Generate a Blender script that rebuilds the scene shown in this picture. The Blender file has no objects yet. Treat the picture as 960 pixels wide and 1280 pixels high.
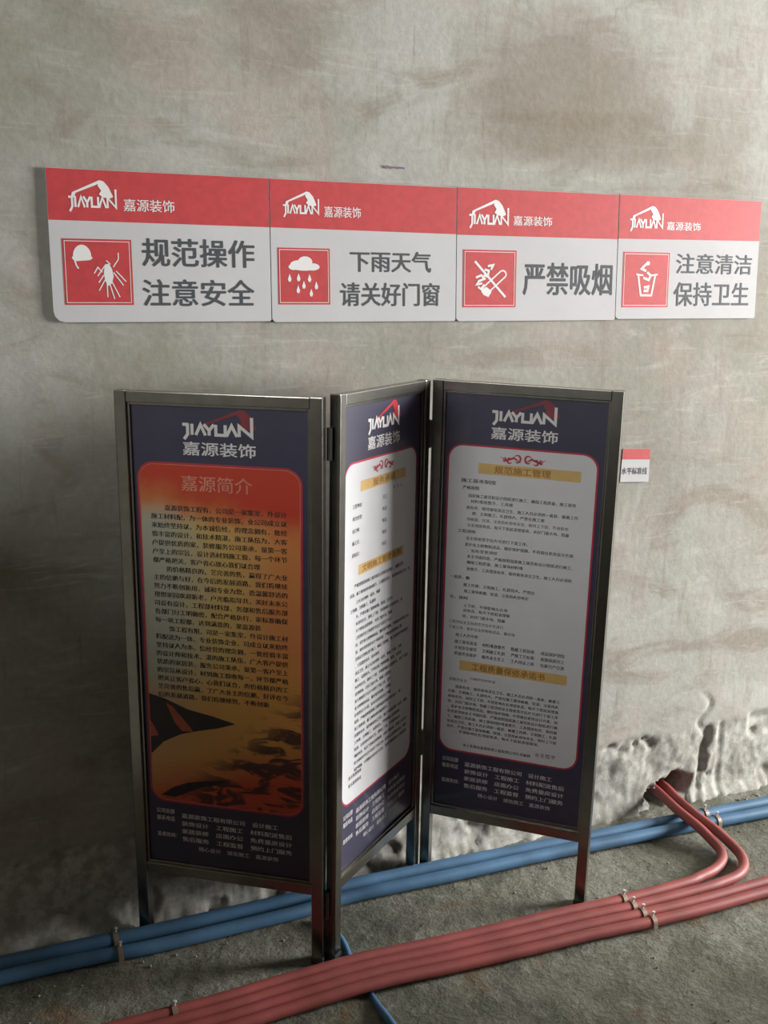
import bpy, bmesh, math, random
from mathutils import Vector, Matrix, noise
random.seed(7)
C = bpy.context.scene.collection

# ------------------------------------------------------------------ camera
F_PX = 1329.9
CAM = Vector((-0.4944, -2.2587, 1.3825))
yaw, pitch, roll = 0.40925, 0.18623, -0.0023
cy, sy, cp, sp = math.cos(yaw), math.sin(yaw), math.cos(pitch), math.sin(pitch)
fwd = Vector((sy * cp, cy * cp, -sp)); rt = Vector((cy, -sy, 0)); up_ = rt.cross(fwd)
r2 = rt * math.cos(roll) + up_ * math.sin(roll); u2 = -rt * math.sin(roll) + up_ * math.cos(roll)
cam = bpy.data.cameras.new('camera'); camo = bpy.data.objects.new('camera', cam); C.objects.link(camo)
m = Matrix((r2, u2, -fwd)).transposed().to_4x4(); m.translation = CAM
camo.matrix_world = m
cam.sensor_fit = 'HORIZONTAL'; cam.sensor_width = 36; cam.lens = 36 * F_PX / 960
cam.clip_start = 0.05
bpy.context.scene.camera = camo

# ------------------------------------------------------------------ world, light, exposure
W = bpy.data.worlds.new('world'); bpy.context.scene.world = W; W.use_nodes = True
W.node_tree.nodes['Background'].inputs[0].default_value = (0.80, 0.88, 1.0, 1)
W.node_tree.nodes['Background'].inputs[1].default_value = 1.0
RX, LX, FY, CZ = 5.5, -1.9, -4.4, 2.75           # room extents
WIN = (-2.90, -0.90, 0.80, 2.40)                 # opening in the right wall: y0, y1, z0, z1
FILL_WIN = (-2.7, -1.3, 1.45, 2.5)                   # unseen opening added in the left wall for fill light: y0, y1, z0, z1
def area(name, loc, rot, sx, sy_, power, col):
    l = bpy.data.lights.new(name, 'AREA'); l.shape = 'RECTANGLE'; l.size = sx; l.size_y = sy_
    l.energy = power; l.color = col
    o = bpy.data.objects.new(name, l); C.objects.link(o); o.location = loc; o.rotation_euler = rot
    return o
# daylight from the right window, plus added fill light from the left
area('daylight_side', (RX + 0.30, (WIN[0] + WIN[1]) / 2, (WIN[2] + WIN[3]) / 2), (0, math.radians(90), 0),
     WIN[3] - WIN[2], WIN[1] - WIN[0], 920, (1.0, 0.995, 0.97))
area('fill_light_left', (LX - 0.30, (FILL_WIN[0] + FILL_WIN[1]) / 2, (FILL_WIN[2] + FILL_WIN[3]) / 2), (0, math.radians(-90), 0),
     FILL_WIN[3] - FILL_WIN[2], FILL_WIN[1] - FILL_WIN[0], 50, (0.97, 1.0, 0.96))
vs = bpy.context.scene.view_settings
vs.view_transform = 'Standard'; vs.look = 'None'; vs.gamma = 1.0; vs.use_curve_mapping = False
vs.exposure = 0.0

# ------------------------------------------------------------------ helpers
def tag(o, label=None, cat=None, group=None, kind=None):
    if label: o['label'] = label
    if cat: o['category'] = cat
    if group: o['group'] = group
    if kind: o['kind'] = kind
    return o

def empty(name, loc):
    o = bpy.data.objects.new(name, None); C.objects.link(o); o.location = loc
    o.empty_display_size = 0.1
    return o

def link(name, verts, faces, mat, parent=None, loc=(0, 0, 0), uv=None, smooth=False):
    me = bpy.data.meshes.new(name)
    me.from_pydata([tuple(v) for v in verts], [], faces)
    if uv:
        lay = me.uv_layers.new(name='UVMap')
        for l in me.loops: lay.data[l.index].uv = uv[l.vertex_index]
    if smooth:
        for p in me.polygons: p.use_smooth = True
    me.update()
    if mat: me.materials.append(mat)
    o = bpy.data.objects.new(name, me); C.objects.link(o)
    if parent: o.parent = parent
    o.location = loc
    return o

class MB:
    """collects shapes of one mesh object"""
    def __init__(s): s.v = []; s.f = []; s.uv = []
    def add(s, vs_, fs, uvs=None):
        k = len(s.v); s.v += [Vector(q) for q in vs_]; s.f += [tuple(i + k for i in f) for f in fs]
        s.uv += uvs if uvs else [(0, 0)] * len(vs_)
    def box(s, o, ax, ay, az):
        o, ax, ay, az = map(Vector, (o, ax, ay, az))
        p = [o, o + ax, o + ax + ay, o + ay]; p += [q + az for q in p]
        s.add(p, [(0, 3, 2, 1), (4, 5, 6, 7), (0, 1, 5, 4), (1, 2, 6, 5), (2, 3, 7, 6), (3, 0, 4, 7)])
    def tube(s, pts, r, n=14, caps=True):
        pts = [Vector(p) for p in pts]; rings = []
        t = (pts[1] - pts[0]).normalized()
        a = t.orthogonal().normalized(); b = t.cross(a)
        for i, p in enumerate(pts):
            t2 = (pts[min(i + 1, len(pts) - 1)] - pts[max(i - 1, 0)]).normalized()
            a = (a - t2 * a.dot(t2)).normalized(); b = t2.cross(a)
            rr = r[i] if isinstance(r, (list, tuple)) else r
            rings.append([p + (a * math.cos(2 * math.pi * k / n) + b * math.sin(2 * math.pi * k / n)) * rr for k in range(n)])
        vs_ = [q for rg in rings for q in rg]; fs = []
        for i in range(len(pts) - 1):
            for k in range(n):
                fs.append((i * n + k, i * n + (k + 1) % n, (i + 1) * n + (k + 1) % n, (i + 1) * n + k))
        if caps:
            fs.append(tuple(range(n - 1, -1, -1))); fs.append(tuple((len(pts) - 1) * n + k for k in range(n)))
        s.add(vs_, fs)
    def build(s, name, mat, parent=None, loc=(0, 0, 0), smooth=False, bevel=0, uv=False):
        o = link(name, s.v, s.f, mat, parent, loc, s.uv if uv else None, smooth)
        bm = bmesh.new(); bm.from_mesh(o.data); bmesh.ops.recalc_face_normals(bm, faces=bm.faces)
        if bevel: bmesh.ops.bevel(bm, geom=list(bm.edges), offset=bevel, segments=2, affect='EDGES', profile=.6)
        bm.to_mesh(o.data); bm.free()
        return o

def catmull(P, n=8):
    P = [Vector(p) for p in P]; out = []
    Q = [P[0] * 2 - P[1]] + P + [P[-1] * 2 - P[-2]]
    for i in range(1, len(Q) - 2):
        p0, p1, p2, p3 = Q[i - 1:i + 3]
        for k in range(n):
            t = k / n
            out.append(.5 * ((2 * p1) + (p2 - p0) * t + (2 * p0 - 5 * p1 + 4 * p2 - p3) * t * t + (3 * p1 - p0 - 3 * p2 + p3) * t ** 3))
    out.append(P[-1]); return out

# ---- node helpers
class NT:
    def __init__(s, name):
        s.m = bpy.data.materials.new(name); s.m.use_nodes = True; s.t = s.m.node_tree
        s.b = s.t.nodes['Principled BSDF']
    def n(s, typ, **kw):
        nd = s.t.nodes.new(typ)
        for k, v in kw.items(): setattr(nd, k, v)
        return nd
    def l(s, a, b): s.t.links.new(a, b)
    def val(s, sock, v):
        if hasattr(v, 'is_linked') or isinstance(v, bpy.types.NodeSocket): s.l(v, sock)
        else: sock.default_value = v
    def math(s, op, a, b=0.0, clamp=False):
        nd = s.n('ShaderNodeMath', operation=op, use_clamp=clamp); s.val(nd.inputs[0], a); s.val(nd.inputs[1], b)
        return nd.outputs[0]
    def smooth(s, x, lo, hi, a=0.0, b=1.0):
        nd = s.n('ShaderNodeMapRange', interpolation_type='SMOOTHSTEP'); s.val(nd.inputs[0], x)
        for i, v in enumerate((lo, hi, a, b)): nd.inputs[i + 1].default_value = v
        return nd.outputs[0]
    def mix(s, f, a, b, blend='MIX'):
        nd = s.n('ShaderNodeMix', data_type='RGBA', blend_type=blend)
        s.val(nd.inputs[0], f)
        for i, v in ((6, a), (7, b)):
            if isinstance(v, tuple): v = (*v[:3], 1)
            s.val(nd.inputs[i], v)
        return nd.outputs[2]
    def coord(s, scale=(1, 1, 1), rot=(0, 0, 0), loc=(0, 0, 0), which='Object'):
        tc = s.n('ShaderNodeTexCoord'); mp = s.n('ShaderNodeMapping')
        # object space of an object at the origin; geometry position keeps it the same for parented pieces
        s.l(tc.outputs[which], mp.inputs[0])
        mp.inputs['Scale'].default_value = scale; mp.inputs['Rotation'].default_value = rot; mp.inputs['Location'].default_value = loc
        return mp.outputs[0]
    def noise(s, vec, scale, detail=4, rough=.55, dist=0.0):
        nd = s.n('ShaderNodeTexNoise'); s.l(vec, nd.inputs['Vector'])
        nd.inputs['Scale'].default_value = scale; nd.inputs['Detail'].default_value = detail
        nd.inputs['Roughness'].default_value = rough; nd.inputs['Distortion'].default_value = dist
        return nd.outputs[0]
    def bump(s, h, strength, dist):
        nd = s.n('ShaderNodeBump'); s.l(h, nd.inputs['Height']); nd.inputs['Strength'].default_value = strength
        nd.inputs['Distance'].default_value = dist; s.l(nd.outputs[0], s.b.inputs['Normal'])

def plain(name, col, rough=.5, metal=0.0, spec=.5, vary=.08, scale=14, coat=0.0):
    k = NT(name); c = k.coord()
    n = k.noise(c, scale, 5)
    dark = tuple(x * (1 - vary * 2) for x in col); light = tuple(min(1, x * (1 + vary)) for x in col)
    k.l(k.mix(k.smooth(n, .3, .7), dark, light), k.b.inputs['Base Color'])
    k.b.inputs['Roughness'].default_value = rough; k.b.inputs['Metallic'].default_value = metal
    k.b.inputs['Specular IOR Level'].default_value = spec; k.b.inputs['Coat Weight'].default_value = coat
    return k.m

# ---- plaster wall
def wall_material():
    k = NT('cement_plaster'); c = k.coord()
    big = k.noise(c, 1.3, 4, .6, .6)
    sw = k.coord(scale=(1.0, 1, 2.6), rot=(0, math.radians(46), 0))
    streak = k.noise(sw, 3.2, 6, .62, .9)
    sw2 = k.coord(scale=(4.5, 1, 1.0), rot=(0, math.radians(-22), 0), loc=(3, 1, 2))
    streak2 = k.noise(sw2, 2.6, 5, .6, 1.2)
    fine = k.noise(c, 55, 5, .65)
    mid = k.noise(c, 9, 5, .6)
    base = k.mix(k.smooth(big, .38, .64), (.320, .308, .262), (.440, .432, .398))
    base = k.mix(k.math('MULTIPLY', k.smooth(streak, .50, .70), .60), base, (.235, .195, .150))
    base = k.mix(k.math('MULTIPLY', k.smooth(streak, .30, .44, 1, 0), .45), base, (.55, .54, .51))
    base = k.mix(k.math('MULTIPLY', k.smooth(streak2, .54, .70), .42), base, (.30, .255, .215))
    base = k.mix(k.math('MULTIPLY', k.smooth(mid, .50, .70), .30), base, (.46, .36, .33))
    base = k.mix(k.math('MULTIPLY', k.smooth(k.noise(k.coord(loc=(7, 3, 1)), 2.4, 4, .6, .5), .52, .68), .35), base, (.44, .345, .30))
    scr = k.noise(k.coord(scale=(2.2, 1, 26.0), rot=(0, math.radians(52), 0)), 1.6, 4, .6, 1.6)
    scr2 = k.noise(k.coord(scale=(22.0, 1, 2.0), rot=(0, math.radians(20), 0)), 1.5, 4, .6, 1.8)
    base = k.mix(k.math('MULTIPLY', k.smooth(scr, .58, .68), .30), base, (.53, .51, .47))
    base = k.mix(k.math('MULTIPLY', k.smooth(scr2, .60, .70), .30), base, (.25, .205, .165))
    # darker brown trowelled patches, with a shape of their own
    for (px, pz, sx_, sz_, am) in ((.98, 1.90, .30, .18, .60), (.25, 2.02, .14, .17, .40), (1.02, 1.78, .42, .07, .35), (-.2, 1.80, .25, .25, .18)):
        g = k.n('ShaderNodeSeparateXYZ'); tc = k.coord(); k.l(tc, g.inputs[0])
        dx = k.math('DIVIDE', k.math('SUBTRACT', g.outputs[0], px), sx_); dz = k.math('DIVIDE', k.math('SUBTRACT', g.outputs[2], pz), sz_)
        rr = k.math('ADD', k.math('MULTIPLY', dx, dx), k.math('MULTIPLY', dz, dz))
        rr = k.math('ADD', rr, k.math('MULTIPLY', k.math('SUBTRACT', streak, .5), 3.2))
        msk = k.math('MULTIPLY', k.smooth(rr, .15, 1.25, 1, 0), am)
        base = k.mix(msk, base, (.215, .165, .115))
    base = k.mix(k.smooth(fine, .3, .75), k.mix(1.0, base, (.86, .86, .86), 'MULTIPLY'), base)
    # chiselled raw concrete along the foot is greyer and chalkier
    g = k.n('ShaderNodeSeparateXYZ'); k.l(k.coord(), g.inputs[0])
    zz = k.math('ADD', g.outputs[2], k.math('MULTIPLY', k.math('SUBTRACT', mid, .5), .03))
    low = k.smooth(zz, .205, .235, 1, 0)
    chalk = k.mix(k.smooth(k.noise(c, 24, 6, .7), .40, .62), (.30, .285, .25), (.455, .445, .415))
    base = k.mix(low, base, chalk)
    k.l(base, k.b.inputs['Base Color']); k.b.inputs['Roughness'].default_value = .85
    k.b.inputs['Specular IOR Level'].default_value = .25
    h = k.math('ADD', k.math('MULTIPLY', fine, .35), k.math('ADD', k.math('MULTIPLY', streak, .25), k.math('MULTIPLY', mid, .4)))
    k.bump(h, .35, .008)
    return k.m

def floor_material():
    k = NT('cement_floor'); c = k.coord()
    a = k.noise(c, 3.1, 5, .6, .4); b = k.noise(c, 17, 6, .68); d = k.noise(c, 85, 4, .7)
    base = k.mix(k.smooth(a, .38, .64), (.150, .152, .118), (.255, .250, .205))
    base = k.mix(k.math('MULTIPLY', k.smooth(b, .52, .70), .55), base, (.34, .33, .285))
    base = k.mix(k.math('MULTIPLY', k.smooth(b, .28, .42, 1, 0), .6), base, (.135, .110, .070))
    base = k.mix(k.smooth(d, .35, .7), k.mix(1.0, base, (.74, .74, .74), 'MULTIPLY'), base)
    e = k.noise(k.coord(loc=(5, 2, 0)), 5.5, 4, .6)
    base = k.mix(k.math('MULTIPLY', k.smooth(k.noise(c, 38, 5, .7), .56, .68), .5), base, (.10, .085, .055))
    base = k.mix(k.math('MULTIPLY', k.smooth(e, .56, .70), .6), base, (.20, .115, .055))
    k.l(base, k.b.inputs['Base Color']); k.b.inputs['Roughness'].default_value = .9
    k.b.inputs['Specular IOR Level'].default_value = .2
    k.bump(k.math('ADD', b, k.math('MULTIPLY', d, .5)), .6, .010)
    return k.m

M = {}
M['wall'] = wall_material(); M['floor'] = floor_material()
M['shell'] = plain('grey_plaster', (.24, .23, .20), .9, vary=.12, scale=3, spec=.2)
M['sign_white'] = plain('white_plastic_board', (.54, .53, .54), .7, spec=.15, vary=.015, scale=9)
M['sign_red'] = plain('red_print', (.50, .045, .050), .6, vary=.05, scale=60)
M['sign_print'] = plain('white_print', (.78, .75, .75), .5, vary=.02)
M['grey_ink'] = plain('grey_ink', (.055, .06, .07), .7, vary=.05)
M['black_ink'] = plain('black_ink', (.020, .018, .018), .5, vary=.05)
M['steel'] = plain('stainless_steel', (.30, .29, .26), .24, 1.0, vary=.05, scale=30)
M['dark_steel'] = plain('dark_steel', (.12, .115, .11), .4, .8, vary=.1)
M['navy'] = plain('navy_print', (.050, .045, .085), .36, vary=.05, coat=.2)
M['cream'] = plain('white_print_ground', (.72, .71, .735), .34, vary=.015, coat=.2)
M['border_red'] = plain('red_border_print', (.50, .035, .065), .4)
M['gold'] = plain('golden_bar_print', (.72, .47, .17), .4, vary=.05)
M['gold_ink'] = plain('golden_brown_ink', (.38, .17, .035), .45)
M['body_ink'] = plain('body_text_ink', (.030, .030, .045), .5)
M['blue'] = plain('blue_plastic_pipe', (.072, .165, .290), .5, vary=.12, scale=9)
M['red'] = plain('red_plastic_pipe', (.31, .068, .062), .55, vary=.12, scale=9)
M['clip_steel'] = plain('galvanised_clip', (.34, .25, .20), .45, .5)
M['nail'] = plain('bright_nail', (.88, .90, .86), .25, .3)
M['crumb'] = plain('mortar_crumbs', (.36, .34, .29), .9, vary=.2, scale=30)
M['chalk'] = plain('violet_chalk', (.20, .12, .22), .9)

# ------------------------------------------------------------------ setting
def lerp(a, b, t): return a + (b - a) * t
def sstep(a, b, x):
    t = max(0, min(1, (x - a) / (b - a))); return t * t * (3 - 2 * t)
def axis(stops):
    out = []
    for (a, b, s) in stops:
        n = max(1, round((b - a) / s)); out += [a + (b - a) * i / n for i in range(n)]
    return out + [stops[-1][1]]
def fb(x, y, z=0.0, o=4):
    return noise.fractal(Vector((x, y, z)), 1.0, 2.0, o)

HOLE = ((1.388, .062, .052, .036), (1.322, .030, .040, .028), (1.352, .052, .040, .034))
def wall_y(x, z):
    y = .0012 * fb(x * 7, z * 7, 3)                                   # trowelled plaster
    if z > .45: return y
    ledge = .222 + .010 * fb(x * 6, 1.7, 0) + .006 * fb(x * 30, 5, 0)
    k = sstep(ledge + .006, ledge - .006, z)
    r = .003 + .006 * fb(x * 12, z * 12, 1, 4) + .004 * abs(fb(x * 40, z * 22, 9, 3))
    # cut-out nooks and vertical ridges in the chiselled strip
    r += .009 * sstep(.36, .56, fb(x * 13 + 4, z * 12, 6, 3))
    r -= .007 * math.exp(-((x - 1.49 - .25 * (z - .1)) / .012) ** 2)
    r += .008 * math.exp(-((x - 1.472 - .15 * (z - .1)) / .010) ** 2) + .005 * math.exp(-((x - 1.535) / .009) ** 2)
    y += k * r
    y += .006 * math.exp(-((x - 1.475 + .02 * math.sin(z * 60)) / .008) ** 2) * sstep(.34, .29, z) * sstep(.16, .22, z)
    if 1.63 < x < 1.95: y += .010 * sstep(1.635, 1.645, x) * sstep(.240, .230, z) * sstep(.160, .168, z)
    for (hx, hz, a, b) in HOLE:                                       # broken-out pipe hole
        dd = math.hypot((x - hx) / a, (z - hz) / b) + .32 * fb(x * 28, z * 28, 2, 3)
        y += .085 * sstep(1.05, .72, dd)
    # mortar fillet where the wall meets the floor
    f = sstep(.050 + .012 * fb(x * 9, 2, 0), -.015, z)
    if 1.25 < x < 1.43: f *= .35
    y -= f * (.024 + .012 * fb(x * 19, z * 9, 4, 4))
    return y
def heightfield(name, us, vs_, fn, mat):
    verts = [fn(u, v) for v in vs_ for u in us]; nu = len(us)
    faces = [(j * nu + i, j * nu + i + 1, (j + 1) * nu + i + 1, (j + 1) * nu + i) for j in range(len(vs_) - 1) for i in range(nu - 1)]
    return tag(link(name, verts, faces, mat, smooth=True), kind='structure')
xs = axis([(LX, -.7, .15), (-.7, 2.0, .0075), (2.0, RX + .15, .15)])
zs = axis([(-.06, .34, .0075), (.34, CZ + .05, .05)])
wall = heightfield('wall_back', xs, zs, lambda x, z: (x, wall_y(x, z), z), M['wall'])
def floor_z(x, y):
    return -.0016 + .0030 * fb(x * 5, y * 5, 1, 3) + .0024 * fb(x * 38, y * 38, 2, 3) + .010 * sstep(-.05, .02, y)
fx = axis([(LX, -.7, .15), (-.7, 2.0, .012), (2.0, RX + .15, .15)])
fy = axis([(FY - .1, -1.0, .2), (-1.0, .12, .012)])
floor = heightfield('floor', fx, fy, lambda x, y: (x, y, floor_z(x, y)), M['floor'])

def slab(name, a, b, mat=None):
    mb = MB(); a, b = Vector(a), Vector(b); d = b - a
    mb.box(a, (d.x, 0, 0), (0, d.y, 0), (0, 0, d.z)); return mb
def struct(name, mb, mat): return tag(mb.build(name, mat), kind='structure')
struct('ceiling', slab('', (LX - .2, FY - .2, CZ), (RX + .2, .2, CZ + .15)), M['shell'])
struct('wall_front', slab('', (LX - .2, FY - .2, -.1), (RX + .2, FY, CZ)), M['shell'])
mb = MB()
for a, b in (((RX, FY, -.1), (RX + .2, .2, WIN[2])), ((RX, FY, WIN[3]), (RX + .2, .2, CZ)),
             ((RX, FY, WIN[2]), (RX + .2, WIN[0], WIN[3])), ((RX, WIN[1], WIN[2]), (RX + .2, .2, WIN[3]))):
    a, b = Vector(a), Vector(b); d = b - a; mb.box(a, (d.x, 0, 0), (0, d.y, 0), (0, 0, d.z))
struct('wall_right', mb, M['shell'])
mb = MB()
for a, b in (((LX - .2, FY, -.1), (LX, .2, FILL_WIN[2])), ((LX - .2, FY, FILL_WIN[3]), (LX, .2, CZ)),
             ((LX - .2, FY, FILL_WIN[2]), (LX, FILL_WIN[0], FILL_WIN[3])), ((LX - .2, FILL_WIN[1], FILL_WIN[2]), (LX, .2, FILL_WIN[3]))):
    a, b = Vector(a), Vector(b); d = b - a; mb.box(a, (d.x, 0, 0), (0, d.y, 0), (0, 0, d.z))
struct('wall_left', mb, M['shell'])
def win_frame(name, horiz, fixed, w):
    t = .05
    mb = MB(); a0, a1, z0, z1 = w
    def bar(p0, p1, q0, q1):
        if horiz: mb.box((p0, fixed, q0), (p1 - p0, 0, 0), (0, .06, 0), (0, 0, q1 - q0))
        else: mb.box((fixed, p0, q0), (.06, 0, 0), (0, p1 - p0, 0), (0, 0, q1 - q0))
    bar(a0, a1, z0, z0 + t); bar(a0, a1, z1 - t, z1); bar(a0, a0 + t, z0 + t, z1 - t); bar(a1 - t, a1, z0 + t, z1 - t)
    mid = (a0 + a1) / 2; bar(mid - .02, mid + .02, z0 + t, z1 - t)
    struct(name, mb, M['steel'])
# unseen wall stub added to keep window light off the near floor
struct('light_blocker_wall', slab('', (1.98, FY, -.1), (2.10, -1.02, CZ)), M['shell'])
# unseen low wall left of the view, added to darken the lower left
struct('light_blocker_low', slab('', (-.90, -3.3, -.1), (-.80, -.02, 1.24)), M['shell'])
win_frame('window_1', False, RX + .08, WIN)
win_frame('added_fill_window', False, LX - .14, FILL_WIN)  # frame of the opening added for the left fill light

# violet chalk dash above the signs
mb = MB()
for (x0, z0, x1, z1, w) in ((.490, 1.699, .503, 1.696, .006), (.506, 1.697, .518, 1.698, .003), (.520, 1.698, .536, 1.697, .004)):
    mb.add([(x0, -.0035, z0 - w / 2), (x1, -.0035, z1 - w / 2), (x1, -.0035, z1 + w / 2), (x0, -.0035, z0 + w / 2)], [(0, 1, 2, 3)])
mb.build('chalk_mark', M['chalk'], wall)

# ------------------------------------------------------------------ flat print toolkit (2-D shapes in metres, laid on a face)
_txt = {}
def text_mesh(s, bold=0.0, res=2):
    key = (s, bold, res)
    if key in _txt: return _txt[key]
    cu = bpy.data.curves.new('t', 'FONT'); cu.body = s; cu.size = 1; cu.resolution_u = res
    cu.fill_mode = 'BOTH'
    o = bpy.data.objects.new('t', cu); C.objects.link(o)
    dg = bpy.context.evaluated_depsgraph_get(); dg.update()
    me = bpy.data.meshes.new_from_object(o.evaluated_get(dg))
    vs_ = [(v.co.x, v.co.y) for v in me.vertices]; fs = [tuple(p.vertices) for p in me.polygons]
    bpy.data.objects.remove(o); bpy.data.curves.remove(cu); bpy.data.meshes.remove(me)
    if vs_:
        x0 = min(v[0] for v in vs_); x1 = max(v[0] for v in vs_); y0 = min(v[1] for v in vs_); y1 = max(v[1] for v in vs_)
    else: x0 = x1 = y0 = y1 = 0
    _txt[key] = (vs_, fs, (x0, x1, y0, y1)); return _txt[key]

class Flat:
    def __init__(s, fn, h): s.fn = fn; s.h = h; s.v = []; s.f = []; s.p = []
    def poly(s, pts, dh=0.0):
        k = len(s.v); dh += min(len(s.f), 45) * 8e-6; s.v += [s.fn(a, b, s.h + dh) for a, b in pts]; s.p += [(a, b) for a, b in pts]
        s.f.append(tuple(range(k, k + len(pts))))
    def rect(s, a0, b0, a1, b1, dh=0.0): s.poly([(a0, b0), (a1, b0), (a1, b1), (a0, b1)], dh)
    def stroke(s, pts, w, dh=0.0, closed=False):
        P = [Vector(p) for p in pts]; n = len(P); L = []
        for i, p in enumerate(P):
            if closed: a, b = P[(i - 1) % n], P[(i + 1) % n]
            else: a, b = P[max(i - 1, 0)], P[min(i + 1, n - 1)]
            d1 = (p - a).normalized() if (p - a).length > 1e-9 else (b - p).normalized()
            d2 = (b - p).normalized() if (b - p).length > 1e-9 else d1
            t = (d1 + d2); t = t.normalized() if t.length > 1e-6 else d1
            nn = Vector((-t.y, t.x)); c = max(.45, nn.dot(Vector((-d1.y, d1.x))))
            ww = (w[i] if isinstance(w, (list, tuple)) else w) / 2 / c
            L.append((p + nn * ww, p - nn * ww))
        for i in range(n if closed else n - 1):
            a, b = L[i], L[(i + 1) % n]; s.poly([a[1], b[1], b[0], a[0]], dh)
    def text(s, st, a0, b0, a1=None, b1=None, size=None, bold=0.0, res=2):
        vs_, fs, (x0, x1, y0, y1) = text_mesh(st, 0, res)
        if not vs_: return
        if size is None:
            sx, sy_ = (a1 - a0) / (x1 - x0), (b1 - b0) / (y1 - y0)
            f = lambda x, y: (a0 + (x - x0) * sx, b0 + (y - y0) * sy_)
        else:
            sx = size if a1 is None else (a1 - a0) / (x1 - x0)
            f = lambda x, y: (a0 + (x - x0) * sx, b0 + y * size)
        # heavier weight: the glyphs are struck again with a slight shift
        for q_, (ox, oy) in enumerate(((-1, 0), (1, 0), (0, 1), (0, -1)) if bold > .015 and res > 1 else ((-1, 0), (1, 0)) if bold > .01 else ((0, 0),)):
            k = len(s.v)
            for x, y in vs_:
                a, b = f(x + ox * bold * .8, y + oy * bold * .6); s.v.append(s.fn(a, b, s.h + q_ * 3e-5)); s.p.append((a, b))
            s.f += [tuple(i + k for i in q) for q in fs]
    def build(s, name, mat, parent):
        return link(name, s.v, s.f, mat, parent, uv=s.p)

def rrect(a0, b0, a1, b1, r, n=8):
    out = []
    for cx, cy_, st in ((a1 - r, b1 - r, 0), (a0 + r, b1 - r, 90), (a0 + r, b0 + r, 180), (a1 - r, b0 + r, 270)):
        for k in range(n + 1):
            t = math.radians(st + 90 * k / n); out.append((cx + r * math.cos(t), cy_ + r * math.sin(t)))
    return out
def ring(fl, outer, inner, dh=0.0):
    n = len(outer)
    for i in range(n):
        j = (i + 1) % n; fl.poly([outer[i], outer[j], inner[j], inner[i]], dh)
def disc(fl, cx, cy_, rx, ry, n=14, dh=0.0):
    fl.poly([(cx + rx * math.cos(2 * math.pi * k / n), cy_ + ry * math.sin(2 * math.pi * k / n)) for k in range(n)], dh)

def word_mark(fl, a0, b0, w, h):
    """the seven-letter word, in a 10 x 1 unit box whose last stroke rises to 1.75"""
    T = lambda P: [(a0 + x * w / 10, b0 + y * h) for x, y in P]
    q = .42 * w / 10
    for P in ([(.15, .92), (1.0, .92)], [(.85, 1), (.85, .05), (.35, -.42)], [(1.45, 1), (1.45, 0)], 
              [(1.95, 0), (2.6, .95), (3.25, 0)], [(3.05, 1), (3.75, .45), (4.4, 1)], [(3.75, .5), (3.75, 0)],
              [(4.65, 1), (4.65, .08), (5.9, .08), (5.9, 1)], [(6.05, 0), (6.75, .95), (7.45, 0)],
              [(7.75, 0), (7.75, .95), (9.4, .06), (9.4, 1.75)]):
        fl.stroke(T(P), q)
def roof_mark(fl, a0, b0, w, h):
    """crane-like roof: long tapering slope to a peak and a heavy fall on the right (10 x 1 unit box)"""
    T = lambda P: [(a0 + x * w / 10, b0 + y * h) for x, y in P]
    fl.poly(T([(.6, 0), (.9, .28), (6.3, 1.0), (7.1, .94), (6.9, .78), (6.2, .80), (1.6, .25), (1.3, 0)]))
    fl.poly(T([(6.4, .98), (7.1, .94), (8.0, .66), (8.9, .10), (8.2, 0), (6.9, .05), (6.1, .22), (6.6, .42), (5.9, .70), (6.2, .82)]))

# ------------------------------------------------------------------ the four safety signs and the level sticker
def rain_cloud(fl, X):
    for cx, cy_, rx, ry in ((.40, .70, .17, .085), (.52, .755, .14, .10), (.66, .67, .14, .065), (.30, .665, .10, .055), (.50, .66, .24, .06)):
        p = X(cx, cy_); q = X(cx + rx, cy_ + ry); disc(fl, p[0], p[1], q[0] - p[0], q[1] - p[1])
    for cx, cy_ in ((.22, .46), (.39, .47), (.60, .46), (.49, .34), (.73, .33), (.38, .26), (.63, .20)):
        fl.poly([X(cx, cy_ + .085), X(cx + .035, cy_ - .01), X(cx + .02, cy_ - .055), X(cx - .02, cy_ - .055), X(cx - .035, cy_ - .01)])
def helmet_figure(fl, X):
    dome = [X(.28 + .13 * math.cos(math.radians(t)), .74 + .17 * math.sin(math.radians(t))) for t in range(0, 181, 15)]
    fl.poly([X(.43, .71)] + dome + [X(.13, .71), X(.17, .66), X(.39, .68)])
    fl.stroke([X(.17, .68), X(.19, .60), X(.22, .55)], .003)
    fl.poly([X(.60, .62), X(.66, .63), X(.70, .55), X(.72, .44), X(.69, .33), X(.63, .29), X(.59, .38), X(.58, .50)])
    for a, b, c_, d in ((.60, .60, .49, .44), (.56, .50, .49, .58), (.58, .46, .50, .34), (.50, .58, .44, .48), (.72, .58, .80, .70), (.80, .70, .80, .80),
                        (.68, .62, .62, .68), (.72, .50, .86, .30), (.76, .52, .90, .36), (.69, .36, .80, .12), (.66, .32, .72, .09), (.62, .32, .62, .12),
                        (.59, .38, .50, .22)):
        fl.stroke([X(a, b), X(c_, d)], .0022)
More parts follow.
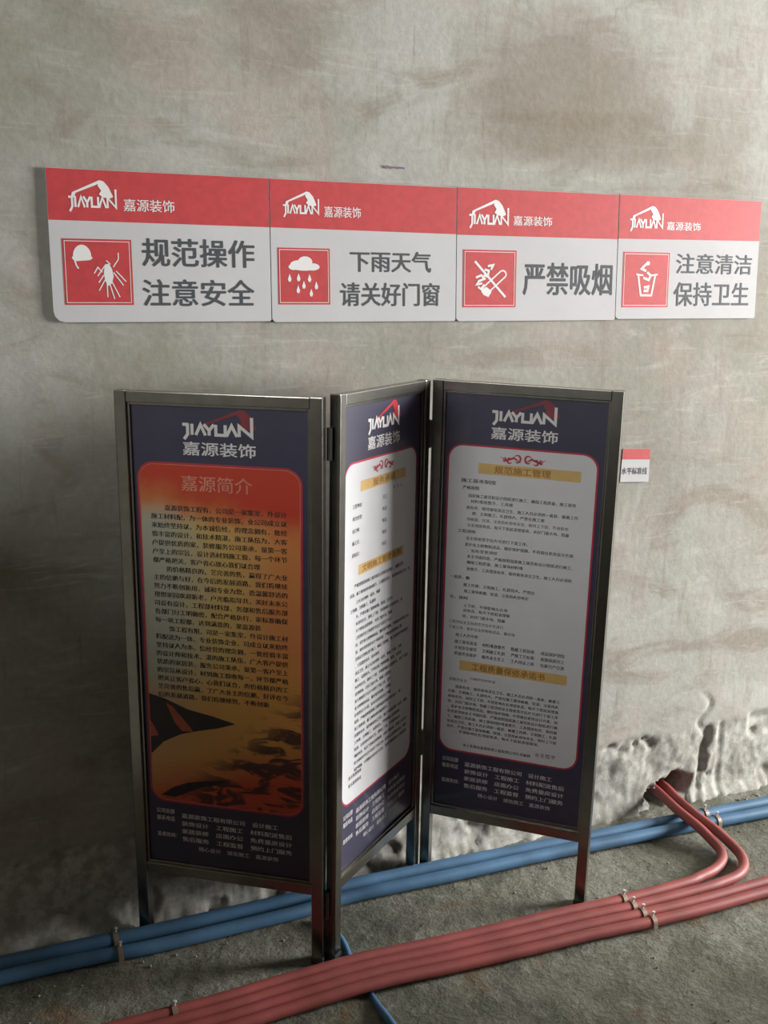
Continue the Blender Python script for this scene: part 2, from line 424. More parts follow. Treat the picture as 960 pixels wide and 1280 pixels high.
def no_smoking(fl, X):
    fl.stroke([X(.22, .80), X(.80, .18)], .0055)
    cap = []
    ax, ay, bx_, by = .42, .30, .74, .58
    ang = math.atan2(by - ay, bx_ - ax); r = .065
    for k in range(9):
        t = ang - math.pi / 2 + math.pi * k / 8; cap.append(X(bx_ + r * math.cos(t), by + r * math.sin(t)))
    for k in range(9):
        t = ang + math.pi / 2 + math.pi * k / 8; cap.append(X(ax + r * math.cos(t), ay + r * math.sin(t)))
    fl.stroke(cap, .0036, closed=True)
    fl.poly([X(.38, .22), X(.48, .18), X(.54, .28), X(.44, .36), X(.36, .32)])
    for P in ([(.24, .52), (.34, .56), (.40, .50), (.30, .46), (.26, .40), (.36, .42)], [(.40, .66), (.48, .64), (.46, .54), (.38, .56)],
              [(.46, .72), (.56, .74), (.52, .66)], [(.28, .36), (.34, .32), (.40, .40)]):
        fl.stroke([X(*p) for p in P], .0052)
def tidy_bin(fl, X):
    fl.stroke([X(.33, .60), X(.40, .22), X(.63, .22), X(.70, .60)], .0050)
    fl.stroke([X(.29, .60), X(.44, .58)], .0040); fl.stroke([X(.60, .58), X(.75, .60)], .0040)
    for P in ([(.56, .82), (.46, .76), (.40, .70), (.50, .66)], [(.44, .54), (.56, .50), (.60, .58), (.52, .64)], [(.46, .36), (.56, .38), (.54, .30), (.46, .30)]):
        fl.stroke([X(*p) for p in P], .0060)
    p = X(.53, .80); disc(fl, p[0], p[1], .006, .005)

SIGN_T = .005
def wall_sign(x0, x1, z0, z1, tilt, label, band_z, box, symbol, logo, chars, rows, mark, bold, corner=.010):
    w, h = x1 - x0, z1 - z0
    off = -.0035
    ca, sa = math.cos(tilt), math.sin(tilt)
    def fn(a, b, d):     # a,b: world x,z on the face; d: distance proud of the back
        u, v = a - x0, b - z0
        return Vector((u * ca - v * sa, -d, u * sa + v * ca))
    mb = MB(); out = rrect(x0, z0, x1, z1, .003, 3)
    # the lower left corner of the board is rounded off and the rest nearly square
    out = [(x1, z1), (x0, z1), (x0, z0 + corner)] + [(x0 + corner - corner * math.sin(math.radians(t)), z0 + corner - corner * math.cos(math.radians(t))) for t in (60, 30, 0)] + [(x1 - .003, z0), (x1, z0 + .003)]
    n = len(out); k = [fn(a, b, SIGN_T) for a, b in out] + [fn(a, b, 0) for a, b in out]
    mb.add(k, [tuple(range(n)), tuple(range(2 * n - 1, n - 1, -1))] + [(i, i + n, (i + 1) % n + n, (i + 1) % n) for i in range(n)])
    o = mb.build('safety_sign', M['sign_white'], None, (x0, off, z0))
    tag(o, label, 'sign', 'red and white safety signs on the wall')
    f = Flat(fn, SIGN_T + .0004); f.poly([(x0 + .0004, band_z[0]), (x1 - .0004, band_z[1]), (x1 - .0004, z1 - .0006), (x0 + .0004, z1 - .0006)]); f.build('header_band', M['sign_red'], o)
    bx0, bz0, bx1, bz1 = box
    f = Flat(fn, SIGN_T + .0004); f.rect(bx0, bz0, bx1, bz1); pic = f.build('pictogram', M['sign_red'], o)
    f = Flat(fn, SIGN_T + .0007); bw, bh = bx1 - bx0, bz1 - bz0
    X = lambda s, t: (bx0 + s * bw, bz0 + t * bh)
    e = .035
    f.stroke([X(e, e), X(1 - e, e), X(1 - e, 1 - e), X(e, 1 - e)], .0012, closed=True)
    symbol(f, X); f.build('symbol', M['sign_print'], pic)
    f = Flat(fn, SIGN_T + .0008); a0, b0, a1, b1 = logo; lw, lh = a1 - a0, b1 - b0
    word_mark(f, a0, b0 + lh * .10, lw, lh * .36); roof_mark(f, a0, b0 + lh * .42, lw, lh * .60)
    f.text('嘉源装饰', *chars, bold=.012); f.build('logo', M['sign_print'], o)
    f = Flat(fn, SIGN_T + .0005)
    for st, a0, b0, a1, b1 in rows: f.text(st, a0, b0, a1, b1, bold=bold)
    f.build('lettering', M['grey_ink'], o)
    return o
B_ = .022
wall_sign(-.238, .2165, 1.3625, 1.661, 0.0, 'leftmost red and white wall sign, with hard hat pictogram',
          (1.562, 1.560), (-.215, 1.397, -.078, 1.527), helmet_figure, (-.199, 1.582, -.099, 1.640), (-.090, 1.583, .013, 1.607),
          [('规范操作', -.056, 1.475, .181, 1.531), ('注意安全', -.058, 1.395, .179, 1.449)], None, B_, corner=.022)
wall_sign(.2185, .6645, 1.3605, 1.6605, 0.0, 'red and white wall sign with rain cloud pictogram',
          (1.560, 1.557), (.233, 1.398, .353, 1.5185), rain_cloud, (.246, 1.585, .333, 1.636), (.341, 1.585, .427, 1.608),
          [('下雨天气', .402, 1.470, .600, 1.515), ('请关好门窗', .378, 1.395, .622, 1.446)], None, B_)
wall_sign(.6668, 1.1115, 1.3600, 1.6620, 0.001, 'red and white wall sign with crossed-out cigarette pictogram',
          (1.556, 1.556), (.6825, 1.3915, .8255, 1.5235), no_smoking, (.696, 1.575, .807, 1.636), (.815, 1.581, .921, 1.603),
          [('严禁吸烟', .846, 1.421, 1.099, 1.496)], None, B_)
wall_sign(1.1138, 1.559, 1.3630, 1.6635, 0.0, 'rightmost red and white wall sign, with litter cup pictogram',
          (1.558, 1.562), (1.130, 1.3915, 1.272, 1.527), tidy_bin, (1.145, 1.580, 1.251, 1.638), (1.258, 1.582, 1.364, 1.603),
          [('注意清洁', 1.294, 1.476, 1.538, 1.526), ('保持卫生', 1.290, 1.395, 1.534, 1.454)], None, .016)
# level-line sticker
def fn_t(a, b, d):
    t = math.radians(-3.2); u, v = a - 1.150, b - .947
    return Vector((u * math.cos(t) - v * math.sin(t), -d, u * math.sin(t) + v * math.cos(t)))
mb = MB(); k = [fn_t(a, b, .0012) for a, b in ((1.150, .947), (1.240, .947), (1.236, 1.034), (1.150, 1.034))]
k += [q + Vector((0, .0012, 0)) for q in k]
mb.add(k, [(0, 1, 2, 3), (7, 6, 5, 4), (0, 4, 5, 1), (1, 5, 6, 2), (2, 6, 7, 3), (3, 7, 4, 0)])
st = tag(mb.build('wall_sticker', M['sign_white'], None, (1.150, -.0035, .947)), 'small red-topped white sticker on the wall beside the folding screen', 'sticker')
f = Flat(fn_t, .0016); f.poly([(1.1502, 1.006), (1.2375, 1.006), (1.2362, 1.0338), (1.1502, 1.0338)]); f.build('header_band', M['sign_red'], st)
f = Flat(fn_t, .0016); f.text('水平标准线', 1.152, .967, 1.232, .985, bold=.02); f.build('lettering', M['grey_ink'], st)

# ------------------------------------------------------------------ folding screen
FEET = [(-.126, -.027), (.2140, -.2945), (.2275, -.2955), (.552, -.029), (.571, -.029), (.858, -.331)]
TOPS = [(-.137, -.094, 1.232), (.206, -.3615, 1.224), (.232, -.362, 1.228), (.543, -.096, 1.234), (.567, -.096, 1.234), (.868, -.398, 1.218)]
UP = Vector((0, -.0672, 1.2273)).normalized(); LEN = 1.2285
ORG = Vector((.36, -.17, 0))
screen = empty('folding_screen', ORG)
tag(screen, 'three-panel stainless steel folding screen with printed notices in front of the wall', 'folding screen')
MISC = []
def panel(k):
    a = Vector((*FEET[2 * k], 0)); b = Vector((*FEET[2 * k + 1], 0)); ta = Vector(TOPS[2 * k]); tb = Vector(TOPS[2 * k + 1])
    w = .4125; e = (b - a).normalized()
    n = e.cross((ta + tb) / 2 - (a + b) / 2).normalized()
    if n.y > 0: n = -n
    ta -= n * n.dot(ta - a); tb -= n * n.dot(tb - a)          # keep each leaf of the screen truly flat
    fn = lambda u, v, d=0.0: (a.lerp(b, u / w)).lerp(ta.lerp(tb, u / w), v / LEN) + n * d - ORG
    return w, e, n, fn
PT = .024                                  # post width
def boxp(mb, fn, u0, u1, v0, v1, d0, d1):
    c = [fn(u, v, d) for d in (d0, d1) for (u, v) in ((u0, v0), (u1, v0), (u1, v1), (u0, v1))]
    mb.add(c, [(0, 1, 2, 3), (7, 6, 5, 4), (0, 4, 5, 1), (1, 5, 6, 2), (2, 6, 7, 3), (3, 7, 4, 0)])
PO = []
for kk in range(3):
    w, e, n, fn = panel(kk)
    for (u0, u1) in ((0, PT), (w - PT, w)):
        mb = MB(); boxp(mb, fn, u0, u1, .0, LEN, -PT / 2, PT / 2)
        mb.build('post', M['steel'], screen, bevel=.0018)
    for (v0, v1) in ((.165, .189), (LEN - .023, LEN - .001)):
        mb = MB(); boxp(mb, fn, PT, w - PT, v0, v1, -PT / 2 + .001, PT / 2 - .001)
        mb.build('rail', M['steel'], screen, bevel=.0015)
    mb = MB(); i0, i1, j0, j1 = PT, w - PT, .189, LEN - .023; t = .0055
    for (u0, u1, v0, v1) in ((i0, i0 + t, j0, j1), (i1 - t, i1, j0, j1), (i0 + t, i1 - t, j0, j0 + t), (i0 + t, i1 - t, j1 - t, j1)):
        boxp(mb, fn, u0, u1, v0, v1, -.003, .0065)
    mb.build('inner_frame', M['steel'], screen, bevel=.0008)
    mb = MB(); boxp(mb, fn, i0, i1, j0, j1, -.003, .001)
    PO.append(mb.build('notice_panel', M['navy'], screen))
# hinges: two knuckles on each joint
for (i, j) in ((1, 2), (3, 4)):
    for z in ((1.135, .135) if i == 1 else (1.105, .350)):
        a = Vector((*FEET[i], 0)); b = Vector((*FEET[j], 0)); c = ((a + b) / 2).lerp((Vector(TOPS[i]) + Vector(TOPS[j])) / 2, z / LEN) - ORG
        c += Vector((0, .004 if i == 1 else -.004, 0))
        mb = MB(); mb.tube([c - UP * .032, c + UP * .032], .0062, 10)
        d = (b - a).normalized(); nn = d.cross(UP).normalized()
        if i == 3: mb.box(c - d * .020 - UP * .030 + nn * .002, d * .040, UP * .060, nn * .003)
        tag(mb.build('hinge', M['dark_steel'], screen), 'dark steel hinge')
# end caps of the feet
for kk in range(3):
    w, e, n, fn = panel(kk)
    for (u0, u1) in ((-.001, PT + .001), (w - PT - .001, w + .001)):
        mb = MB(); boxp(mb, fn, u0, u1, -.001, .014, -PT / 2 - .001, PT / 2 + .001)
        mb.build('foot_cap', M['dark_steel'], screen)
p2 = PO[1]

# first poster's warm picture ground
def sunset_material():
    k = NT('warm_picture_print'); uvn = k.n('ShaderNodeUVMap'); sep = k.n('ShaderNodeSeparateXYZ'); k.l(uvn.outputs[0], sep.inputs[0])
    u, v = sep.outputs[0], sep.outputs[1]
    mp = k.n('ShaderNodeMapping'); k.l(uvn.outputs[0], mp.inputs[0]); uvv = mp.outputs[0]
    nz = k.noise(uvv, 9, 3)
    un = k.math('ADD', u, k.math('MULTIPLY', k.math('SUBTRACT', nz, .5), .10))
    vn = k.math('ADD', v, k.math('MULTIPLY', k.math('SUBTRACT', nz, .5), .08))
    col = k.mix(k.smooth(un, .08, .20), (.50, .49, .40), (.70, .46, .15))
    col = k.mix(k.smooth(un, .19, .35), col, (.72, .25, .075))
    col = k.mix(k.smooth(k.math('SUBTRACT', vn, k.math('MULTIPLY', un, -.25)), 1.000, 1.085), k.mix(k.smooth(vn, .95, 1.02), col, (.70, .24, .07)), (.58, .050, .022))
    t = k.math('SUBTRACT', vn, k.math('MULTIPLY', un, .25))
    col = k.mix(k.math('MULTIPLY', k.smooth(t, .50, .66, 1, 0), .85), col, (.72, .33, .065))
    # lower red glow
    lo = k.math('ADD', vn, k.math('MULTIPLY', un, -.30))
    col = k.mix(k.smooth(lo, .30, .43, 1, 0), col, (.62, .075, .03))
    # dark wave-like streaks over the lower right and foot
    mp2 = k.n('ShaderNodeMapping'); k.l(uvn.outputs[0], mp2.inputs[0]); mp2.inputs['Scale'].default_value = (13, 34, 1); mp2.inputs['Rotation'].default_value = (0, 0, .22)
    blob = k.noise(mp2.outputs[0], 1.0, 3, .5, 1.4)
    dline = k.math('SUBTRACT', v, k.math('MULTIPLY', u, .95))
    msk = k.math('MULTIPLY', k.smooth(dline, .20, .31, 1, 0), k.smooth(blob, .44, .56))
    col = k.mix(k.math('MULTIPLY', msk, .93), col, (.050, .018, .022))
    k.l(col, k.b.inputs['Base Color']); k.b.inputs['Roughness'].default_value = .34; k.b.inputs['Coat Weight'].default_value = .2
    return k.m
M['sunset'] = sunset_material()

def banner_head(kk, parent, roofcol):
    w, e, n, fn = panel(kk); FN = fn
    f = Flat(FN, .0016); roof_mark(f, .168, 1.157, .13, .040); f.build('logo', roofcol, parent)
    f = Flat(FN, .0016); word_mark(f, .132, 1.144, .150, .022); f.text('嘉源装饰', .134, 1.103, .280, 1.130, bold=.02)
    f.build('lettering', M['sign_print'], parent)
def banner_foot(kk, parent):
    w, e, n, fn = panel(kk); f = Flat(fn, .0016)
    rows = ['咨询热线', '工程监督', '', '公司地址']
    for i, s_ in enumerate(('公司总部', '联系电话')): f.text(s_, .048, .310 - i * .0175, .088, size=.0125, bold=.02, res=1)
    f.text('监督热线：', .048, .254, .092, size=.0115, bold=.02, res=1)
    for i, s_ in enumerate(('嘉源装饰工程有限公司　设计施工', '装饰设计　工程施工　材料配送售后', '家居装修　店面办公　免费量房设计', '售后服务　工程监督　预约上门服务')):
        f.text(s_, .104, .303 - i * .0185, .345 - (.03 if i == 0 else 0), size=.0122, bold=.015, res=1)
    f.text('精心设计　诚信施工　嘉源装饰', .14, .228, .315, size=.0115, bold=.01, res=1)
    f.build('small_print', M['sign_print'], parent)
def ground(kk, parent, mat, u0=.036, u1=.3715, v0=.337, v1=1.087, r=.036):
    w, e, n, fn = panel(kk)
    o = rrect(u0, v0, u1, v1, r); i1 = rrect(u0 + .0042, v0 + .0042, u1 - .0042, v1 - .0042, r - .004)
    f = Flat(fn, .0014); f.poly(i1); g = f.build('print_ground', mat, parent)
    f = Flat(fn, .0015); ring(f, o, i1); f.build('border', M['border_red'], parent)
    if kk == 0:
        a = rrect(u0 + .0042, v0 + .0042, u1 - .0042, v1 - .0042, r - .004); b = rrect(u0 + .0058, v0 + .0058, u1 - .0058, v1 - .0058, r - .0055)
        f = Flat(fn, .0017); ring(f, a, b); f.build('pale_border', M['border_pale'], parent)
M['roof_red'] = plain('dark_red_roof_print', (.26, .030, .045), .4)
M['border_pale'] = plain('salmon_border_print', (.66, .20, .13), .4)

# --- notice 1
banner_head(0, PO[0], M['roof_red']); banner_foot(0, PO[0]); ground(0, PO[0], M['sunset'])
w, e, n, fn = panel(0)
f = Flat(fn, .0017)
f.text('嘉源简介', .128, 1.030, .272, 1.062, bold=.012); f.build('title', plain('pale_red_ink', (.70, .27, .19), .5), PO[0])
intro = ('嘉源装饰工程有限公司是一家集室内外设计施工材料配送为一体的专业装饰企业公司成立以来始终坚持以人为本诚信经营的理念'
         '拥有一批经验丰富的设计师和技术精湛的施工队伍为广大客户提供优质的家居装修服务公司秉承质量第一客户至上的宗旨'
         '从设计选材到施工验收每一个环节都严格把关让客户省心放心我们以合理的价格精良的工艺完善的售后赢得了广大业主的信赖与好评'
         '在今后的发展道路上我们将继续努力不断创新用真诚和专业为您打造温馨舒适的理想家园欢迎新老客户光临指导共创美好未来'
         '公司设有设计部工程部材料部财务部和售后服务部各部门分工明确密切配合严格执行国家标准确保每一项工程都能达到满意的效果')
f = Flat(fn, .0017); pos = 0; rr_ = random.Random(5)
for i in range(23):
    v = .992 - i * .01845 ; a0 = .063; a1 = .340
    first = i in (0, 7, 14)
    if first: a0 = .092
    if i in (6, 13): a1 = .285
    if i == 22: a1 = .300
    nch = int((a1 - a0) / .0127); seg = ''.join(intro[(pos + q) % len(intro)] for q in range(nch)); pos += nch
    s_ = list(seg)
    for q in range(rr_.randint(5, 8), nch - 2, rr_.randint(6, 10)): s_[q] = '，'
    f.text(''.join(s_), a0, v - .004, a1, size=.0128, bold=.036, res=1)
f.build('body_text', M['body_ink_dark'] if 'body_ink_dark' in M else M['black_ink'], PO[0])
# dark mountain and slashes of the picture
f = Flat(fn, .0016)
f.poly([(.0405, .586), (.075, .578), (.125, .558), (.180, .548), (.228, .536), (.190, .522), (.150, .512), (.110, .500), (.070, .478), (.0405, .446)])
f.poly([(.060, .352), (.085, .372), (.120, .388), (.165, .398), (.205, .402), (.190, .392), (.150, .380), (.115, .362), (.090, .350)])
f.build('dark_picture_shape', plain('dark_picture_ink', (.022, .012, .014), .4), PO[0])
f = Flat(fn, .0018)
f.poly([(.078, .568), (.092, .562), (.128, .520), (.136, .508), (.112, .507), (.096, .525), (.088, .545)])
f.poly([(.0405, .528), (.050, .512), (.060, .492), (.0405, .486)])
f.build('red_picture_slash', plain('red_picture_ink', (.50, .10, .05), .4), PO[0])

# --- notices 2 and 3
def ornament(kk, parent, cu, cv):
    w, e, n, fn = panel(kk); f = Flat(fn, .0017)
    for sgn in (-1, 1):
        for (r0, ox, oy, t0, t1) in ((.0085, .012, .002, 30, 330), (.0060, .029, -.003, -150, 150), (.0040, .041, -.001, 60, 350)):
            pts = [(cu + sgn * (ox + r0 * (1 - .35 * q / 9) * math.cos(math.radians(lerp(t0, t1, q / 9)))), cv + oy + r0 * math.sin(math.radians(lerp(t0, t1, q / 9)))) for q in range(10)]
            f.stroke(pts, [.0012 + .0030 * math.sin(math.pi * q / 9) for q in range(10)])
        f.stroke([(cu + sgn * .004, cv - .006), (cu + sgn * .020, cv + .004), (cu + sgn * .036, cv - .004), (cu + sgn * .050, cv + .004)], [.001, .0045, .003, .001])
    f.build('scroll_ornament', M['border_red'], parent)
def bar(kk, parent, u0, u1, v0, v1, st, a0, a1):
    w, e, n, fn = panel(kk)
    f = Flat(fn, .0016); f.rect(u0, v0, u1, v1); f.build('title_bar', M['gold'], parent)
    f = Flat(fn, .0019); f.text(st, a0, v0 + .0035, a1, v1 - .0035, bold=.02); f.build('title', M['gold_ink'], parent)

banner_head(1, PO[1], plain('bright_red_print', (.62, .03, .05), .4)); banner_foot(1, PO[1]); ground(1, PO[1], M['cream'])
ornament(1, PO[1], .207, 1.063)
bar(1, PO[1], .105, .315, 1.022, 1.044, '服务承诺', .160, .262)
bar(1, PO[1], .100, .310, .846, .868, '文明施工管理条例', .116, .296)
w, e, n, fn = panel(1); f = Flat(fn, .0017)
for i, (a, b) in enumerate((('工程地址：', '开工：'), ('项目经理：', '电话：'), ('设计师：', '电话：'), ('施工员：', '电话：'), ('质检员：', '电话：'))):
    v = .991 - i * .0255
    f.text(a, .072, v, size=.0098, bold=.012, res=1); f.text(b, .205, v - .001, size=.0098, bold=.012, res=1)
    if i == 0: f.text('年　月　日', .255, v + .013, size=.0085, res=1)
def fill(f, lines, rsrc):
    src = rsrc; pos = 0
    for (v, a0, a1, sz, bold) in lines:
        nch = max(2, int((a1 - a0) / (sz * 1.0))); s_ = ''
        for q in range(nch): s_ += src[(pos + q) % len(src)]
        pos += nch; f.text(s_, a0, v, a1, size=sz, bold=bold, res=1)
rules = ('严格按照国家施工规范和设计图纸进行施工，确保工程质量。施工现场材料堆放整齐，工具摆放有序，保持现场清洁卫生。'
         '施工人员必须统一着装，佩戴工作牌，文明施工，礼貌待人。严禁在施工现场吸烟、饮酒，注意用火用电安全。'
         '按时上下班，不得影响左右邻居休息。每天下班前清理现场，关好门窗水电。隐蔽工程须经业主验收签字后方可进行下道工序。'
         '爱护业主财物和成品，做好保护措施。不得擅自更改设计方案，如有变更须经业主书面同意。')
P2 = [(.822, .084, .310, .0092, .02), (.804, .066, .345, .0088, .012)]
v = .786; rr_ = random.Random(2)
while v > .405:
    head = rr_.random() < .16
    P2.append((v, .068 if head else .092, (.18 if head else rr_.choice((.20, .26, .31, .345))), .0090, .03 if head else .016)); v -= .0158
fill(f, P2, rules)
for i, v in enumerate((.396, .378)): f.text('业主监督热线：', .068, v, size=.0095, bold=.02, res=1)
f.build('body_text', M['body_ink'], PO[1])

banner_head(2, PO[2], M['roof_red']); banner_foot(2, PO[2]); ground(2, PO[2], M['cream'])
ornament(2, PO[2], .207, 1.060)
bar(2, PO[2], .108, .335, 1.022, 1.046, '规范施工管理', .145, .270)
bar(2, PO[2], .082, .334, .547, .571, '工程质量保修承诺书', .112, .284)
w, e, n, fn = panel(2); f = Flat(fn, .0017)
f.text('施工基本制度', .070, 1.000, .150, size=.0100, bold=.025, res=1)
P3 = [(.984, .074, .112, .0090, .032), (.966, .088, .328, .0088, .018), (.953, .094, .190, .0088, .018), (.938, .084, .335, .0088, .018), (.925, .098, .262, .0088, .018),
      (.911, .086, .315, .0085, .008), (.897, .088, .318, .0088, .018), (.882, .066, .108, .0090, .032), (.866, .086, .228, .0088, .020), (.851, .084, .330, .0088, .018),
      (.837, .090, .160, .0088, .018), (.823, .090, .330, .0088, .018), (.809, .090, .220, .0088, .018), (.793, .090, .330, .0088, .018), (.771, .052, .098, .0090, .032),
      (.754, .084, .250, .0088, .018), (.739, .086, .236, .0088, .018), (.722, .052, .096, .0090, .032), (.704, .086, .190, .0088, .018), (.692, .086, .196, .0088, .018),
      (.678, .084, .186, .0088, .018), (.662, .052, .182, .0085, .010), (.648, .052, .210, .0085, .010)]
fill(f, P3, rules)
f.text('施工人员守则：', .070, .630, .126, size=.0092, bold=.02, res=1)
for i in range(3):
    for j, a in enumerate((.068, .135, .203, .272)):
        f.text(('施工现场清洁', '材料堆放整齐', '隐蔽工程验收', '成品保护到位', '水电安全规范', '文明施工礼貌', '严格工艺标准', '按期保质完工', '质量终身维护', '服务业主至上', '工人持证上岗', '垃圾日产日清')[i * 4 + j],
               a, .613 - i * .0148 + .000 * j, a + .054, size=.0096, bold=.022, res=1)
f.text('尊敬的业主：', .058, .518, .105, size=.0085, res=1); f.text('为维护您的权益', .108, .526, .17, size=.007, res=1)
P4 = [(.500, .074, .322, .0088, .020)] + [(.500 - .0128 * i, .056, .320, .0088, .020) for i in range(1, 9)] + [(.386, .078, .280, .0088, .018)]
fill(f, P4, rules[40:] + rules[:40])
f.text('以上条款由嘉源装饰工程有限公司负责解释', .098, .354, .262, size=.0088, bold=.018, res=1)
f.text('业主签字', .272, .360, .320, size=.011, res=1)
f.build('body_text', M['body_ink'], PO[2])

# ------------------------------------------------------------------ pipes
def pipe(name, pts, r, mat, label, cat, group=None, n=10):
    P = catmull(pts, n); o = P[0].copy()
    mb = MB(); mb.tube([p - o for p in P], r, 16); ob = mb.build(name, mat, None, o, smooth=True)
    tag(ob, label, cat, group); return ob
RB = .0155
up_px = [(-2.2, -.045), (-1.2, -.048), (-.38, -.052), (-.116, -.060), (.107, -.060), (.245, -.060), (.378, -.056), (.621, -.064), (.904, -.079), (1.045, -.087), (1.351, -.104), (1.602, -.117), (2.2, -.15), (3.0, -.19)]
lo_px = [(-2.2, -.115), (-1.2, -.112), (-.384, -.104), (-.127, -.119), (.089, -.119), (.227, -.117), (.36, -.104), (.595, -.114), (.879, -.121), (1.017, -.130), (1.321, -.146), (1.552, -.164), (2.2, -.20), (3.0, -.24)]
def zf(x, y): return max(floor_z(x, y), floor_z(x, y + .01), floor_z(x, y - .01))
# keep the two pipes clear of each other
lo_px = [(x, min(y, -.0005 + (-.033) + min(a[1] for a in up_px if abs(a[0] - x) < .12))) for x, y in lo_px]
pipe('blue_pipe', [(x, y, RB + .003) for x, y in up_px], RB, M['blue'], 'blue plastic pipe on the floor, the one of the pair nearest the wall', 'pipe')
pipe('blue_pipe', [(x, y, RB + .003) for x, y in lo_px], RB, M['blue'], 'blue plastic pipe on the floor, the one of the pair farther from the wall', 'pipe')
pipe('blue_pipe', [(.262, -.145, .007), (.271, -.20, .007), (.273, -.257, .005), (.268, -.313, -.002), (.264, -.40, -.004), (.261, -.471, -.001), (.259, -.556, .009), (.255, -.75, .009), (.25, -1.1, .009)],
     .0085, M['blue'], 'thin dark blue pipe crossing the floor underneath the red pipes', 'pipe')
RR = .0128
def redz(x): return RR + .003 + (.0050 * math.exp(-((x - .264) / .13) ** 2))
base = [(-2.0, 0), (-1.2, 0), (-.5, 0), (-.074, -.000), (.06, .006), (.188, .008), (.264, .008), (.335, .007), (.467, .002), (.645, -.005), (.773, -.008), (.938, -.018)]
RY = (-.354, -.3845, -.4155, -.4465)
def run(i, extra):
    return [(x, RY[i] + d - (.0 if x < .3 else (x - .3) * .005 * i), redz(x)) for x, d in base] + extra
pipe('red_pipe', run(0, [(1.115, -.371, .016), (1.174, -.362, .016), (1.225, -.350, .016), (1.275, -.322, .016), (1.303, -.286, .018), (1.309, -.245, .026), (1.304, -.196, .042), (1.303, -.120, .051), (1.314, -.055, .052), (1.330, .010, .049), (1.338, .07, .047)]),
     RR, M['red'], 'red plastic pipe nearest the wall, bending tightly back into the wall hole', 'pipe', 'red pipes side by side on the floor')
pipe('red_pipe', run(1, [(1.134, -.409, .016), (1.202, -.405, .016), (1.262, -.394, .016), (1.306, -.366, .016), (1.334, -.325, .018), (1.340, -.282, .026), (1.338, -.217, .040), (1.333, -.141, .050), (1.346, -.055, .051), (1.364, .010, .050), (1.372, .07, .049)]),
     RR, M['red'], 'second red plastic pipe from the wall, making the wider bend into the wall hole', 'pipe', 'red pipes side by side on the floor')
pipe('red_pipe', run(2, [(1.10, -.447, .016), (1.31, -.446, .016), (1.8, -.452, .016), (2.6, -.46, .016)]), RR, M['red'],
     'third red plastic pipe from the wall, running straight on past the bends', 'pipe', 'red pipes side by side on the floor')
pipe('red_pipe', run(3, [(1.10, -.481, .016), (1.29, -.481, .016), (1.8, -.488, .016), (2.6, -.495, .016)]), RR, M['red'],
     'outermost red plastic pipe, straight and farthest from the wall', 'pipe', 'red pipes side by side on the floor')

def pipe_clip(x, y, z, r, tilt, label):
    t = empty('pipe_clip', (x, y, 0)); tag(t, label, 'pipe clip', 'steel clips nailed over the pipes')
    mb = MB(); R0, R1 = r + .0004, r + .0022; hw = .0055; n = 12; vs_ = []
    prof = [(-(R1 + .006), -z + .004), (-R0 - .001, -z + .004)]
    A = [(R0 * math.cos(math.radians(q)), R0 * math.sin(math.radians(q))) for q in [180 - 180 * k / n for k in range(n + 1)]]
    Bq = [(R1 * math.cos(math.radians(q)), R1 * math.sin(math.radians(q))) for q in [180 - 180 * k / n for k in range(n + 1)]]
    A = [(-R0, -z + .004)] + A + [(R0, -z + .004)]; Bq = [(-R1, -z + .004)] + Bq + [(R1, -z + .004)]
    k = len(A)
    for s_ in (-hw, hw):
        vs_ += [(s_, a, b + z) for a, b in A] + [(s_, a, b + z) for a, b in Bq]
    fs = []
    for i in range(k - 1):
        fs += [(i, i + 1, k + i + 1, k + i), (2 * k + i, 3 * k + i, 3 * k + i + 1, 2 * k + i + 1), (k + i, k + i + 1, 3 * k + i + 1, 3 * k + i), (i, 2 * k + i, 2 * k + i + 1, i + 1)]
    mb.add(vs_, fs); mb.build('strap', M['clip_steel'], t)
    mb = MB(); h = z + r
    mb.tube([(0, 0, h - .001), (.001, -.001, h + .006), (.002, -.002, h + .0105)], .0022, 8); mb.tube([(.002, -.002, h + .0105), (.002, -.002, h + .0125)], .0036, 10)
    mb.build('nail', M['nail'], t)
    return t
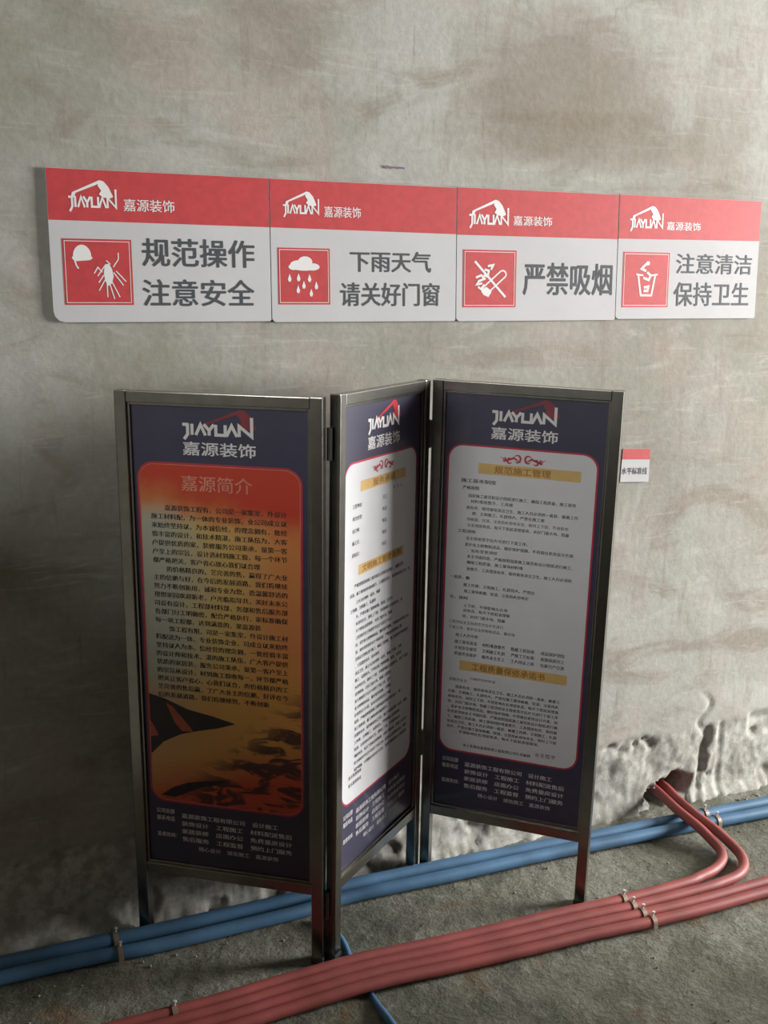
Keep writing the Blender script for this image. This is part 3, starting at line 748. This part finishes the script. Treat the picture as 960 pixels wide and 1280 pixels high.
def ry(i, x):
    P = catmull(run(i, [(1.115, RY[i] - .02, .016)]), 10); q = min(P, key=lambda p: abs(p.x - x)); return q.y
for i, s_ in enumerate(('red pipe nearest the wall', 'second red pipe from the wall', 'third red pipe from the wall', 'outermost red pipe')):
    pipe_clip(.937 + (.002 * i), ry(i, .937), RR + .003, RR, 0, 'steel clip with bright nail over the ' + s_)
def by(L, x):
    P = catmull([(a, b, 0) for a, b in L], 10); q = min(P, key=lambda p: abs(p.x - x)); return q.y
pipe_clip(1.399, by(up_px, 1.399), RB + .003, RB, 0, 'steel clip over the blue pipe nearest the wall, right of the hole')
pipe_clip(1.402, by(lo_px, 1.402), RB + .003, RB, 0, 'steel clip over the outer blue pipe, right of the red bends')
pipe_clip(-.190, by(up_px, -.19), RB + .003, RB, 0, 'shaded clip over the blue pipe nearest the wall, bottom left')
pipe_clip(-.190, by(lo_px, -.19), RB + .003, RB, 0, 'shaded clip over the outer blue pipe, bottom left')
pipe_clip(-.125, ry(0, -.125), RR + .003, RR, 0, 'shaded clip over the red pipe nearest the wall, bottom left')

# loose mortar crumbs on the floor
rnd = random.Random(3); mb = MB()
for i in range(420):
    x = rnd.uniform(-.6, 1.9); y = -.035 - abs(rnd.gauss(0, .05)) if i < 300 else rnd.uniform(-.85, -.05)
    if any(abs(y - by(L_, x)) < .021 for L_ in (up_px, lo_px)) or -.50 < y < -.33: continue
    s = rnd.uniform(.0018, .0055) * (1 if i < 300 else .7)
    if i % 11 == 0: s *= 1.7
    c = Vector((x, y, floor_z(x, y) + s * .4)); vs_ = []
    for d in ((1, 0, 0), (-1, 0, 0), (0, 1, 0), (0, -1, 0), (0, 0, 1), (0, 0, -1)):
        vs_.append(c + Vector(d) * s * rnd.uniform(.6, 1.3))
    mb.add(vs_, [(0, 2, 4), (2, 1, 4), (1, 3, 4), (3, 0, 4), (2, 0, 5), (1, 2, 5), (3, 1, 5), (0, 3, 5)])
tag(mb.build('mortar_crumbs', M['crumb']), 'loose grey mortar crumbs scattered on the floor along the wall foot', 'rubble', kind='stuff')
